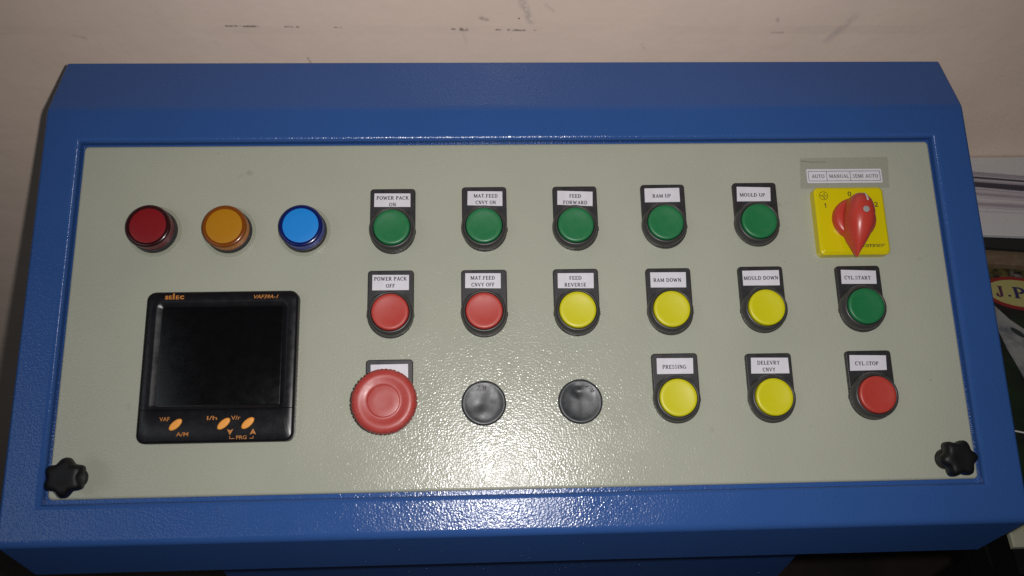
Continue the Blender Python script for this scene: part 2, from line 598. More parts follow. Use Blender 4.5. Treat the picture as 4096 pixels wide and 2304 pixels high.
def serif(s, x0, x1, yc, cap, z, ang=0.0):
    quads, pen = [], 0.0
    for ch in s:
        w, q = SER[ch]
        quads += [[(x + pen, y) for x, y in g_] for g_ in q]
        pen += w + 0.07
    lo = min(p[0] for g_ in quads for p in g_)
    hi = max(p[0] for g_ in quads for p in g_)
    sx = (x1 - x0) / (hi - lo)
    cx = (x0 + x1) / 2
    vs, fs = [], []
    for k, g_ in enumerate(quads):
        o = len(vs)
        for x, y in g_:
            px, py = (x - lo) * sx + x0 - cx, (y - 0.5) * cap
            vs.append((cx + px * math.cos(ang) - py * math.sin(ang), yc + px * math.sin(ang) + py * math.cos(ang), z + 0.0012 * (k % 9)))
        fs.append((o, o + 1, o + 2, o + 3))
    return vs, fs


def bar(x0, y0, x1, y1, w, z):
    d_ = Vector((x1 - x0, y1 - y0)).normalized() * w / 2
    return [(x0 + d_.y, y0 - d_.x, z), (x1 + d_.y, y1 - d_.x, z), (x1 - d_.y, y1 + d_.x, z), (x0 - d_.y, y0 + d_.x, z)], [(0, 1, 2, 3)]


# ------------------------------------------------------------------ the setting
wy = 225
vs, fs = box(-3000, 0, -900, 3000, 120, 2200)
wall = mk('wall', vs, fs, M['wall'], None, (0, wy, 900), smooth=0)
tag(wall, kind='structure')
vs, fs = box(-3000, -3000, -100, 3000, 3000, 0)
floor = mk('floor', vs, fs, M['floor'], None, (0, -2776, 0), smooth=0)
tag(floor, kind='structure')

# ------------------------------------------------------------------ the console
console = empty('control_console', BASE, (TILT, 0, 0))
tag(console, 'blue steel control console with sloping grey panel of buttons, lamps and meter', 'control console')

# cabinet shell: a bent sheet profile drawn out sideways, with the panel opening in its sloping face
sT, cT = math.sin(TILT), math.cos(TILT)
UP = (sT, cT)
BACK = (cT, -sT)
Z0 = 4.0
Kp = (141.0, Z0)
Tp = (Kp[0] + BACK[0] * 49, Kp[1] + BACK[1] * 49)
Fp = (-142.5, Z0)
LIP = 54.0
Lp = (Fp[0] - UP[0] * LIP, Fp[1] - UP[1] * LIP)


def to_h(p):
    return p[0] * cT - p[1] * sT, p[0] * sT + p[1] * cT


def from_h(y, z):
    return y * cT + z * sT, -y * sT + z * cT


Bp = from_h(to_h(Tp)[0], to_h(Lp)[1])


def fillet(p0, p1, p2, r, seg):
    a, b_ = Vector(p0) - Vector(p1), Vector(p2) - Vector(p1)
    a.normalize()
    b_.normalize()
    half = math.acos(max(-1, min(1, a.dot(b_)))) / 2
    t = r / math.tan(half)
    c_ = Vector(p1) + (a + b_).normalized() * r / math.sin(half)
    s_, e_ = Vector(p1) + a * t - c_, Vector(p1) + b_ * t - c_
    A0, A1 = math.atan2(s_.y, s_.x), math.atan2(e_.y, e_.x)
    dA = (A1 - A0 + math.pi) % (2 * math.pi) - math.pi
    return [(c_.x + r * math.cos(A0 + dA * k / seg), c_.y + r * math.sin(A0 + dA * k / seg)) for k in range(seg + 1)]


prof = [Bp] + fillet(Bp, Tp, Kp, 1.5, 3) + fillet(Tp, Kp, Fp, 16.0, 6)
iK = len(prof) - 1
prof += fillet(Kp, Fp, Lp, 5.5, 7)
prof += fillet(Fp, Lp, Bp, 1.5, 3)
prof_ccw = list(prof)
area = sum(p[0] * q[1] - q[0] * p[1] for p, q in zip(prof, prof[1:] + prof[:1]))
if area < 0:
    prof_ccw = prof[::-1]
n = len(prof)
XL, XR, RB = -317.2, 318.2, 2.5
vs, fs = [], []
stations = []
for k in range(5):
    a = math.pi / 2 * k / 4
    stations.append((XL + RB * (1 - math.sin(a)), RB * (1 - math.cos(math.pi / 2 - a)) if False else RB * (1 - math.sin(a)) * 0))
stations = [(XL + RB - RB * math.cos(math.pi / 2 * k / 4), RB - RB * math.sin(math.pi / 2 * k / 4)) for k in range(5)]
stations += [(XR - (x - XL), d_) for x, d_ in reversed(stations)]
for x, d_ in stations:
    pp = inset(prof_ccw, d_) if d_ > 1e-6 else prof_ccw
    if area < 0:
        pp = pp[::-1]
    for y, z in pp:   # the flange under the front edge is cut back a little at its right end
        cut = 6.5 * max(0.0, min(1.0, (-z - 3) / 16)) if x > 300 and y < -100 else 0.0
        vs.append((x - cut, y, z))
S = len(stations)
mid = S // 2 - 1
for s_ in range(S - 1):
    for k in range(n):
        if s_ == mid and k == iK:
            continue
        a, b_ = s_ * n + k, s_ * n + (k + 1) % n
        fs.append((a, a + n, b_ + n, b_))
fs.append(tuple(range(n)))
fs.append(tuple(range(S * n - 1, (S - 1) * n - 1, -1)))
# ring round the opening, rolled down at its inner edge
OX0, OX1, OY0, OY1, RR = -293.0, 293.0, -118.6, 117.6, 3.2
loop_prev = [mid * n + iK + 1, (mid + 1) * n + iK + 1, (mid + 1) * n + iK, mid * n + iK]
rings = [(RR, Z0)]
for k in range(1, 6):
    a = math.pi / 2 * k / 5
    rings.append((RR - RR * math.sin(a), Z0 - RR + RR * math.cos(a)))
rings.append((0.0, -3.0))
for e, z in rings:
    o = len(vs)
    vs += [(OX0 - e, OY0 - e, z), (OX1 + e, OY0 - e, z), (OX1 + e, OY1 + e, z), (OX0 - e, OY1 + e, z)]
    cur = [o, o + 1, o + 2, o + 3]
    for k in range(4):
        fs.append((loop_prev[k], loop_prev[(k + 1) % 4], cur[(k + 1) % 4], cur[k]))
    loop_prev = cur
fs.append(tuple(loop_prev))   # tray behind the panel
body = mk('cabinet_body', vs, fs, M['blue'], console, smooth=50, wn=True)
bpy.context.view_layer.objects.active = None

# pedestal under the desk
h0 = to_h(Lp)[1]
yb = to_h(Tp)[0]
P_ = [(-240, -88), (240, -88), (240, yb - 20), (-240, yb - 20)]
v2, f2 = prism(P_, [(-900 + 0.0, 0), (h0 - 0.5, 0)], True, True)
v2 = [(x, *from_h(y, z)) for x, y, z in v2]
mk('pedestal', v2, f2, M['blue'], console, smooth=0)

# grey mounting panel with soft bent edges
pl = rrect(-291.4, -116.0, 291.4, 116.0, 3.0, 4)
vs, fs = prism(pl, arc_layers(-2.6, 0, 2.0, 4), True, True)
mk('front_panel', vs, fs, M['panel'], console, smooth=50, wn=True)


# ------------------------------------------------------------------ push buttons
def plate_outline():
    pts = []
    for cx, cy, a0 in ((15 - 2.2, 30 - 2.2, 0), (-15 + 2.2, 30 - 2.2, 90)):
        for k in range(5):
            a = math.radians(a0 + 90 * k / 4)
            pts.append((cx + 2.2 * math.cos(a), cy + 2.2 * math.sin(a)))
    pts += [(-15, 1.6), (-15.35, 1.2), (-15.35, -1.2)]
    for k in range(0, 25):
        a = math.radians(186 + 168 * k / 24)
        pts.append((15 * math.cos(a), 15 * math.sin(a)))
    pts += [(15.35, -1.2), (15.35, 1.2), (15, 1.6)]
    return pts


v_, f_ = prism(plate_outline(), arc_layers(0.05, 3.0, 0.7, 3), True, False)
_pl = mk('legend_plate', v_, f_, M['black_plate'], smooth=45, wn=True)
PLATE = _pl.data
bpy.data.objects.remove(_pl)
v_, f_ = lathe([(14.6, 2.9), (14.9, 3.6), (15.0, 6.0), (14.75, 8.2), (14.2, 9.7), (13.5, 10.5), (12.9, 10.8), (12.45, 10.6), (12.25, 9.6), (12.2, 7.0)], 64)
_b = mk('push_button', v_, f_, M['bezel'], smooth=60)
BEZEL = _b.data
bpy.data.objects.remove(_b)
v_, f_ = lathe([(11.9, 7.0), (11.95, 10.8), (11.75, 11.7), (11.3, 12.05), (10.6, 12.2), (9.6, 12.15), (8.2, 12.0), (6.0, 11.75), (3.0, 11.6), (0, 11.55)], 64)
_c = mk('cap', v_, f_, M['green'], smooth=60)
CAPM = _c.data
bpy.data.objects.remove(_c)


def paper_label(parent, loc, quad, lines, cap=2.5, z0=3.02):
    """a printed slip stuck on a legend plate; quad in console mm"""
    q = [(x - loc[0], y - loc[1]) for x, y in quad][::-1]
    v_, f_ = prism(q, [(z0, 0), (z0 + 0.22, 0.0)], True, True)
    fm = [0] * len(f_)
    ang = math.atan2(quad[1][1] - quad[0][1], quad[1][0] - quad[0][0])
    for s, x0, x1, yc in lines:
        tv, tf = serif(s, x0 - loc[0], x1 - loc[0], yc - loc[1], cap, z0 + 0.26, ang * 0.6)
        o = len(v_)
        v_ += tv
        f_ += [tuple(i + o for i in f) for f in tf]
        fm += [1] * len(tf)
    return mk('paper_label', v_, f_, [M['paper'], M['ink']], parent, fmat=fm, smooth=0)


BUTTONS = [
    ('green', 'green', -82.97, 82.43, (-82.78, 52.86), [[-95.24, 79.09], [-71.26, 78.86], [-71.2, 69.38], [-95.36, 69.62]], [('POWER PACK', -93.8, -72.34, 75.8), ('ON', -85.46, -80.77, 71.12)], 'green push button under the slip reading POWER PACK ON'),
    ('green', 'green', -21.71, 83.30, (-22.16, 53.51), [[-32.81, 80.17], [-9.46, 79.76], [-9.57, 69.44], [-33.1, 70.17]], [('MAT.FEED', -28.76, -12.69, 76.68), ('CNVY ON', -27.61, -13.98, 72.06)], 'green push button under the slip reading MAT.FEED CNVY ON'),
    ('green', 'green', 39.6, 83.16, (38.5, 53.2), [[27.85, 79.91], [51.75, 78.99], [51.28, 68.74], [27.49, 69.96]], [('FEED', 35.85, 43.81, 76.0), ('FORWARD', 31.46, 47.83, 71.37)], 'green push button under the slip reading FEED FORWARD'),
    ('green', 'green', 99.79, 83.92, (98.6, 54.22), [[87.29, 81.01], [111.15, 81.26], [111.06, 71.18], [87.1, 71.05]], [('RAM UP', 92.54, 105.01, 75.54)], 'green push button under the slip reading RAM UP'),
    ('green', 'green', 163.2, 84.66, (161.5, 54.41), [[150.88, 81.64], [174.06, 80.94], [173.38, 71.08], [150.25, 71.11]], [('MOULD UP', 152.53, 169.87, 75.65)], 'green push button under the slip reading MOULD UP'),
    ('red', 'red', -83.69, 25.67, (-83.16, -3.85), [[-95.66, 22.66], [-71.81, 22.35], [-71.83, 12.2], [-95.66, 12.26]], [('POWER PACK', -94.53, -73.23, 19.87), ('OFF', -86.83, -81.0, 15.13)], 'red push button under the slip reading POWER PACK OFF'),
    ('red', 'red', -22.66, 25.35, (-22.92, -3.9), [[-34.93, 22.98], [-11.68, 22.67], [-11.79, 12.48], [-35.11, 12.99]], [('MAT.FEED', -31.52, -15.56, 19.71), ('CNVY OFF', -31.02, -15.91, 15.13)], 'red push button under the slip reading MAT.FEED CNVY OFF'),
    ('yellow', 'yellow', 37.91, 25.21, (37.52, -4.2), [[25.97, 22.18], [49.78, 22.05], [49.49, 11.72], [25.79, 12.05]], [('FEED', 33.61, 41.65, 18.8), ('REVERSE', 30.24, 44.56, 14.2)], 'yellow push button under the slip reading FEED REVERSE'),
    ('yellow', 'yellow', 99.66, 24.88, (98.67, -4.5), [[87.51, 21.93], [111.35, 21.81], [110.96, 11.43], [87.33, 11.66]], [('RAM DOWN', 89.46, 107.89, 16.56)], 'yellow push button under the slip reading RAM DOWN'),
    ('yellow', 'yellow', 161.8, 25.28, (160.9, -4.55), [[149.4, 22.26], [174.15, 22.42], [173.85, 11.98], [149.24, 12.13]], [('MOULD DOWN', 149.98, 173.19, 17.14)], 'yellow push button under the slip reading MOULD DOWN'),
    ('green', 'green', 228.0, 24.86, (226.7, -4.6), [[216.24, 22.08], [239.97, 21.16], [239.51, 12.12], [215.79, 12.37]], [('CYL.START', 218.05, 235.87, 16.45)], 'green push button under the slip reading CYL.START'),
    ('yellow', 'yellow', 99.97, -32.40, (98.9, -61.8), [[88.16, -35.52], [111.9, -35.73], [111.4, -45.87], [87.85, -45.81]], [('PRESSING', 91.63, 107.08, -41.29)], 'yellow push button under the slip reading PRESSING'),
    ('yellow', 'yellow', 161.6, -33.36, (160.2, -62.6), [[149.91, -36.19], [174.26, -36.61], [174.3, -46.8], [149.23, -46.54]], [('DELEVRY', 153.83, 168.62, -39.65), ('CNVY', 156.94, 165.27, -44.16)], 'yellow push button under the slip reading DELEVRY CNVY'),
    ('red', 'red', 227.9, -32.72, (226.9, -62.4), [[215.17, -35.58], [239.36, -36.17], [238.75, -45.69], [214.47, -45.89]], [('CYL.STOP', 218.21, 233.76, -41.23)], 'red push button under the slip reading CYL.STOP'),
]
for colr, mk_, pcx, ptop, (cx, cy), quad, lines, lab in BUTTONS:
    pb = put('push_button', BEZEL, console, (cx, cy, 0))
    pb['label'] = lab
    put('legend_plate', PLATE, pb, (pcx - cx, ptop - 30 - cy, 0), wn=True)
    cp = put('cap', CAPM, pb)
    cp.rotation_euler = (random.uniform(-.008, .008), random.uniform(-.008, .008), random.uniform(0, 6))
    cp.material_slots[0].link = 'OBJECT'
    cp.material_slots[0].material = M[mk_]
    paper_label(pb, (cx, cy), quad, lines)

# ------------------------------------------------------------------ emergency stop
ex, ey = -84.8, -61.9
v_, f_ = lathe([(14.8, 2.9), (15.0, 6), (14.2, 9), (11.5, 9.6), (11.0, 10), (11.0, 17)], 48)
es = mk('emergency_stop', v_, f_, M['bezel'], console, (ex, ey, 0), smooth=40)
es['label'] = 'large red mushroom-head stop button covering its own label'
put('legend_plate', PLATE, es, (-83.93 - ex, -33.34 - 30 - ey, 0), wn=True)
paper_label(es, (ex, ey), [[-95.81, -36.54], [-72.08, -36.41], [-71.88, -45.3], [-95.66, -45.42]], [])
# head: knurled in groups round the rim
NSEG = 288
prof_m = [(10, 16.2), (17.5, 16.0), (19.4, 17.0), (20.05, 18.6), (20.1, 21.6), (19.7, 23.3), (18.7, 24.6), (17.0, 25.5), (15.4, 25.7), (13.6, 25.3), (11.6, 24.75), (10.2, 24.6), (9.75, 24.75), (9.5, 25.05), (9.0, 25.15), (5.0, 25.0), (0, 24.9)]
v_, f_ = lathe(prof_m, NSEG)
vv = []
for (x, y, z) in v_:
    r = math.hypot(x, y)
    if r > 18.9 and 16.8 < z < 24.4:
        a = math.degrees(math.atan2(y, x)) % 360
        if (a % 7.5) < 1.9 and not (a % 60) > 45:
            k = (r - 0.62) / r
            x, y = x * k, y * k
    vv.append((x, y, z))
mk('mushroom_head', vv, f_, M['mushroom'], es, smooth=32)

# ------------------------------------------------------------------ hole plugs
for i, (px_, py_, ta, tx, ty, lab) in enumerate(((-24.0, -62.1, -0.06, -1.4, 9.3, 'black rubber hole plug marked 7/8 beside the stop button'),
                                                 (37.7, -62.2, -0.75, 6.8, 8.2, 'dented black rubber hole plug beside the PRESSING button'))):
    prof_p = [(13.9, 0.05), (14.25, 0.6), (14.3, 1.5), (14.1, 2.3), (13.6, 2.9), (13.0, 3.05), (12.2, 2.9), (11, 2.6), (9.5, 2.4), (8, 2.25), (6.5, 2.15), (5, 2.1), (3.5, 2.1), (2, 2.1), (0, 2.1)]

    def dent(p, i=i):
        x, y, z = p
        r = math.hypot(x, y)
        k = max(0.0, 1 - (r / 13.2) ** 4)
        d_ = mnoise.noise(Vector((x * .13 + i * 9, y * .13, i * 3.1))) * (0.42 if i == 0 else 0.35)
        if i == 1:
            d_ -= 1.1 * math.exp(-((x + 1.2) ** 2 / 12 + (y - 6.5) ** 2 / 8))
            d_ += 0.9 * math.exp(-((x + 0.2) ** 2 / 10 + (y - 10.2) ** 2 / 3))
        else:
            d_ += 0.7 * math.exp(-((x - 1) ** 2 / 30 + (y + 6) ** 2 / 16))
        rr = 1 + 0.012 * mnoise.noise(Vector((x * .2, y * .2, i * 5.0)))
        return (x * rr, y * rr, z + d_ * k)
    v_, f_ = lathe(prof_p, 64, dent)
    pg = mk('hole_plug', v_, f_, M['rubber'], console, (px_, py_, 0), smooth=60)
    pg['label'] = lab
    tv, tf = sans('7/8', tx - 3.1, tx + 3.1, ty, 3.5, 0, 0.02, 0.15, ta)
    tv = [(x, y, dent((x, y, 2.62 if math.hypot(x, y) > 9.5 else 2.4))[2] + 0.12) for x, y, z in tv]
    mk('lettering', tv, tf, M['rubber_mark'], pg, smooth=0)['kind'] = 'stuff'

# ------------------------------------------------------------------ pilot lamps
for cname, px_, py_, lab in (('red', -239.3, 55.0, 'round red pilot lamp, leftmost of the three lamps'),
                             ('amber', -190.6, 54.2, 'round amber pilot lamp between the red and the blue lamp'),
                             ('blue', -141.5, 54.1, 'round bright blue pilot lamp beside the amber lamp')):
    v_, f_ = lathe([(17.3, 0.05), (17.3, 0.45), (16.8, 0.6), (15.0, 0.6), (14.95, 0.9), (14.9, 3.2), (14.5, 3.9), (13.4, 4.1)], 64)
    fm = [1 if max(v_[i][2] for i in f) <= 0.61 else 0 for f in f_]
    lamp = mk('pilot_lamp', v_, f_, [M['black_plate'], M['gasket']], console, (px_, py_, 0), fmat=fm, smooth=40)
    lamp['label'] = lab
    v_, f_ = lathe([(13.8, 4.1), (14.15, 4.6), (14.15, 5.6), (13.75, 5.9), (13.75, 6.3), (14.2, 6.6), (14.25, 7.8), (13.9, 8.1), (13.9, 8.5), (14.3, 8.9), (14.4, 11.6), (14.15, 12.5), (13.5, 13.0), (12.6, 13.15), (11.8, 13.0), (11.6, 12.7)], 72)
    fm = [1 if max(v_[i][2] for i in f) < 12.0 else 0 for f in f_]
    mk('lens_rim', v_, f_, [M['ring_' + cname], M['side_' + cname]], lamp, fmat=fm, smooth=40)
    v_, f_ = lathe([(11.65, 12.5), (11.6, 12.85), (11.1, 12.95), (6, 13.05), (0, 13.1)], 64)
    mk('lens_face', v_, f_, M['face_' + cname], lamp, smooth=60)

# ------------------------------------------------------------------ panel meter
mx, my = -190.4, -35.7
out = rrect(-48, -48, 48, 48, 5.5, 6)
win = rrect(-38.3, -25.6, 38.8, 38.4, 1.5, 3)
# body shell up to its front face, with the window recess cut in
vs, fs = [], []
lay = [(0.05, 0.0), (1.8, 0.0), (2.0, 0.7), (2.6, 0.7), (2.8, 0.0), (5.4, 0.0), (6.3, 0.4), (6.9, 1.5)]
pv, pf = prism(out, lay, False, False)
vs += pv
fs += pf
nO, nI = len(out), len(win)
topo = [(len(lay) - 1) * nO + k for k in range(nO)]
rl = []
for z, d_ in ((7.0, -3.3), (6.8, -2.6), (5.4, 0.0), (5.2, 0.3)):
    o = len(vs)
    vs += [(x, y, z) for x, y in inset(win, d_)]
    rl.append([o + k for k in range(nI)])
for A, B in zip(rl, rl[1:]):
    for k in range(nI):
        fs.append((A[k], A[(k + 1) % nI], B[(k + 1) % nI], B[k]))
# bridge outer and inner loops (both ccw, both start at the upper right corner)
i = j = 0
I0 = rl[0]
while i < nO or j < nI:
    ao, bi = topo[i % nO], I0[j % nI]
    if j >= nI or (i < nO and (i + 1) / nO <= (j + 1) / nI):
        fs.append((ao, topo[(i + 1) % nO], bi))
        i += 1
    else:
        fs.append((ao, I0[(j + 1) % nI], bi))
        j += 1
meter = mk('panel_meter', vs, fs, M['meter'], console, (mx, my, 0), smooth=40)
meter['label'] = 'square black panel meter with a blank display and three orange keys'
v_, f_ = prism(inset(win, 0.2), [(4.6, 0), (5.15, 0), (5.3, 0.6)], True, False)
mk('display_window', v_, f_, M['window'], meter, smooth=30)
v_, f_ = bar(-46.6, -27.6, 46.8, -27.4, 0.45, 7.06)
mk('seam', v_, f_, M['window'], meter, smooth=0)
for kx, ky in ((-24.03, -36.63), (5.36, -36.59), (20.1, -36.47)):
    pts = []
    for k in range(28):
        a = 2 * math.pi * k / 28
        ex_, ey_ = 4.75 * math.cos(a), 2.35 * math.sin(a)
        t = math.radians(42)
        pts.append((ex_ * math.cos(t) - ey_ * math.sin(t), ex_ * math.sin(t) + ey_ * math.cos(t)))
    v_, f_ = prism(pts, arc_layers(6.8, 8.0, 0.8, 4), True, False)
    mk('key', v_, f_, M['orange'], meter, (kx, ky, 0), smooth=60)
ZP = 7.10
parts = [
    sans('s', -36.4, -34.2, 44.1, 2.5, ZP, .03), sans('E', -33.9, -31.9, 44.1, 2.5, ZP, .03), sans('l', -31.5, -30.4, 44.8, 3.9, ZP, .03),
    sans('E', -29.6, -27.5, 44.1, 2.5, ZP, .03), sans('c', -27.1, -24.4, 44.1, 2.5, ZP, .03),
    sans('VAF39A-1', 19.8, 35.3, 43.9, 2.5, ZP, .012, .25),
    sans('VAF', -34.1, -27.9, -33.1, 2.5, ZP, .012), sans('A/M', -23.3, -15.9, -42.5, 2.5, ZP, .012),
    sans('I/h', -5.1, 1.1, -32.9, 2.5, ZP, .012), sans('V/r', 9.6, 15.4, -33.0, 2.5, ZP, .012),
    sans('PRG', 13.4, 19.8, -45.1, 2.3, ZP, .012),
    bar(9.45, -44.1, 9.45, -45.9, .35, ZP), bar(9.28, -45.75, 12.4, -45.75, .35, ZP + .003), bar(21.5, -45.75, 23.9, -45.75, .35, ZP), bar(23.75, -44.3, 23.75, -45.92, .35, ZP + .003),
    ([(9.5, -43.6, ZP), (11.5, -39.9, ZP), (9.5, -40.7, ZP), (7.5, -39.9, ZP)], [(0, 1, 2, 3)]),
    ([(23.5, -39.8, ZP), (21.5, -43.5, ZP), (23.5, -42.7, ZP), (25.5, -43.5, ZP)], [(0, 1, 2, 3)]),
]
v_, f_ = join(*parts)
mk('lettering', v_, f_, M['orange_ink'], meter, smooth=0)['kind'] = 'stuff'

# ------------------------------------------------------------------ rotary mode switch
sx_, sy_ = 226.3, 55.4
v_, f_ = prism(rrect(-24, -24, 24, 24, 3.5, 5), arc_layers(0.05, 7.4, 1.6, 5) , True, False)
sw = mk('rotary_switch', v_, f_, M['switch_yellow'], console, (sx_, sy_, 0), smooth=50, wn=True)
sw['label'] = 'yellow square rotary switch with a red pointed handle'
v_, f_ = prism(rrect(-22.6, -22.6, 22.6, 22.6, 2.6, 5), arc_layers(7.2, 8.2, 0.6, 3), True, False)
mk('face_insert', v_, f_, M['switch_yellow'], sw, smooth=50, wn=True)
v_, f_ = lathe([(14.3, 8.0), (14.3, 11.5), (13.8, 13.0), (12.6, 14.0), (10, 14.4), (0, 14.6)], 56)
mk('knob_base', v_, f_, M['switch_red'], sw, smooth=50)
rows = [(15.2, 1.6, 17, 19.5), (14.6, 3.4, 14, 21.5), (13.0, 5.2, 12, 24), (10.0, 7.4, 11, 26.4), (6.0, 8.7, 11, 28.2), (1.5, 9.5, 11, 29.0), (-3.0, 9.6, 11, 29.0), (-8.0, 8.9, 11, 28.0),
        (-13.0, 7.4, 11, 26.2), (-17.5, 5.5, 11.5, 23.8), (-21.5, 3.4, 12.5, 21.2), (-25.0, 1.7, 13.5, 18.8), (-28.2, 0.25, 15.0, 16.8)]
vs, fs = [], []
sec = [(-1.0, 0.0), (-0.98, 0.35), (-0.90, 0.62), (-0.74, 0.84), (-0.50, 0.96), (-0.2, 1.0), (0.2, 1.0), (0.50, 0.96), (0.74, 0.84), (0.90, 0.62), (0.98, 0.35), (1.0, 0.0)]
for y, w, zb, zt in rows:
    for sx2, t in sec:
        vs.append((sx2 * w, y, zb + (zt - zb) * t))
ns = len(sec)
for r_ in range(len(rows) - 1):
    for k in range(ns - 1):
        a = r_ * ns + k
        fs.append((a, a + ns, a + ns + 1, a + 1))
fs.append(tuple(range(ns - 1, -1, -1)))
fs.append(tuple(range((len(rows) - 1) * ns, len(rows) * ns)))
HA = math.radians(-8)
mk('handle', vs, fs, M['switch_red'], sw, rotz=HA, smooth=75)
v_, f_ = join(lathe([(2.6, 29.0), (2.55, 29.45), (2.2, 29.5), (2.05, 29.1), (2.0, 28.9)], 24))
mk('screw_collar', v_, f_, M['switch_red'], sw, (-0.3, 0.6, 0), smooth=40)
v_, f_ = lathe([(2.15, 28.8), (2.1, 29.32), (1.7, 29.42), (0, 29.45)], 24)
mk('screw', v_, f_, M['steel'], sw, (-0.3, 0.6, 0), smooth=40)
# white pointer line lying on the ridge of the handle
pts = []
for y, z in ((7.0, 28.25), (9.5, 27.2), (11.6, 25.6), (13.2, 24.2), (14.6, 21.9)):
    pts += [(-0.55, y, z), (0.55, y, z)]
f_ = [(2 * k, 2 * k + 1, 2 * k + 3, 2 * k + 2) for k in range(4)]
mk('pointer_line', pts, f_, M['white_paint'], sw, (0.9, 0.0, 0.25), rotz=HA, smooth=60)
ZS = 8.26
circ = []
for k in range(20):
    a0, a1 = 2 * math.pi * k / 20, 2 * math.pi * (k + 1) / 20
    o = [(208.28 - sx_ + r_ * math.cos(a), 72.76 - sy_ + r_ * math.sin(a), ZS) for a in (a0, a1) for r_ in (2.75, 3.05)]
    circ.append(([o[0], o[1], o[3], o[2]], [(0, 1, 2, 3)]))
lx, ly = 208.28 - sx_, 72.76 - sy_
circ += [bar(lx - 2.4, ly, lx - .3, ly, .42, ZS), bar(lx + .4, ly - .1, lx + 2.4, ly - .1, .42, ZS), bar(lx + .2, ly + .1, lx + .6, ly + 2.2, .38, ZS + .002), bar(lx - .9, ly + .3, lx + .5, ly - 2.2, .38, ZS + .004), bar(lx + .2, ly - 1.2, lx + .9, ly - 1.9, .3, ZS + .006)]
parts = circ + [sans('0', -1.35, 1.15, 74.0 - sy_, 3.3, ZS, .01), bar(208.9 - sx_, 64.1 - sy_, 208.9 - sx_, 67.4 - sy_, .55, ZS), bar(208.0 - sx_, 66.5 - sy_, 209.0 - sx_, 67.3 - sy_, .42, ZS + .003), sans('2', 243.75 - sx_ - 1.3, 243.75 - sx_ + 1.3, 66.27 - sy_, 3.3, ZS, .01),
                sans('salzer', 230.0 - sx_, 246.0 - sx_, 37.2 - sy_, 2.0, ZS, .0, .1), bar(228.5 - sx_, 37.9 - sy_, 246.4 - sx_, 38.15 - sy_, .35, ZS + .004)]
v_, f_ = join(*parts)
mk('lettering', v_, f_, M['ink'], sw, smooth=0)['kind'] = 'stuff'

# ------------------------------------------------------------------ taped mode slip
tp_ = [(196.4, 80.95), (258.8, 81.2), (260.4, 103.9), (198.2, 103.5)]
v_, f_ = prism(tp_, [(0.10, 0), (0.22, 0.0)], True, False)
tape = mk('mode_strip', v_, f_, M['tape'], console, smooth=0)
tape['label'] = 'paper strip reading AUTO, MANUAL, SEMI AUTO under clear tape'
v_, f_ = prism(rrect(201.6, 84.9, 254.5, 95.1, .8, 3), [(0.28, 0), (0.42, 0)], True, False)
fm = [0] * len(f_)
parts = []
zz = 0.47
for x0, y0, x1, y1 in ((202.6, 86.4, 253.4, 86.4), (202.6, 93.5, 253.4, 93.5), (202.8, 86.4, 202.8, 93.5), (253.2, 86.4, 253.2, 93.5), (215.6, 86.4, 215.6, 93.5), (232.2, 86.4, 232.2, 93.5)):
    parts.append(bar(x0, y0, x1, y1, .38, zz + .002 * len(parts)))
for s, a, b_ in (('AUTO', 205.0, 214.0), ('MANUAL', 217.3, 231.1), ('SEMI AUTO', 233.9, 251.8)):
    parts.append(serif(s, a, b_, 89.85, 2.6, zz))
tv, tf = join(*parts)
o = len(v_)
v_ += tv
f_ += [tuple(i + o for i in f) for f in tf]
fm += [1] * len(tf)
mk('paper_label', v_, f_, [M['paper'], M['faded_ink']], tape, fmat=fm, smooth=0)
v_ = [(198.6, 100.9, .25), (206, 100.2, .25), (216.5, 100.3, .25), (216.5, 100.75, .25), (206, 100.8, .25), (198.5, 101.6, .25)]
mk('tape_crease', v_, [(0, 1, 2, 3, 4, 5)], M['tape_dirt'], tape, smooth=0)

# ------------------------------------------------------------------ star knobs holding the panel
for kx, ky, ra, lab in ((-273.8, -103.0, 30, 'black six-lobed star knob at the lower left corner of the panel'),
                        (270.3, -103.3, 4, 'black six-lobed star knob at the lower right corner of the panel')):
    vs, fs = [], []
    NS = 96
    lay = [(11.5, .80, .5), (12, .92, .9), (13.2, 1.0, 1.0), (16.5, 1.0, 1.0), (18, .97, 1.0), (19.5, .90, .9), (20.4, .80, .7), (20.8, .66, .4), (20.9, .5, .15), (20.7, .3, 0), (20.6, .08, 0)]
    for z, s_, lob in lay:
        for k in range(NS):
            a = 2 * math.pi * k / NS
            q = math.cos(6 * a)
            r_ = (10.6 + 1.3 * lob * (q)) * s_
            vs.append((r_ * math.cos(a), r_ * math.sin(a), z))
    for l in range(len(lay) - 1):
        for k in range(NS):
            a, b_ = l * NS + k, l * NS + (k + 1) % NS
            fs.append((a, b_, b_ + NS, a + NS))
    fs.append(tuple(range((len(lay) - 1) * NS, len(lay) * NS)))
    fs.append(tuple(range(NS - 1, -1, -1)))
    kv, kf = join((vs, fs), lathe([(6.5, 0.05), (6.5, 4.5), (5.4, 5.2), (5.4, 12.5)], 24))
    ko = mk('star_knob', kv, kf, M['knob'], console, (kx, ky, 0), rotz=math.radians(ra), smooth=55)
    ko['label'] = lab

# ------------------------------------------------------------------ what lies beside the console (world millimetres, z from the panel centre)
HZ = 900


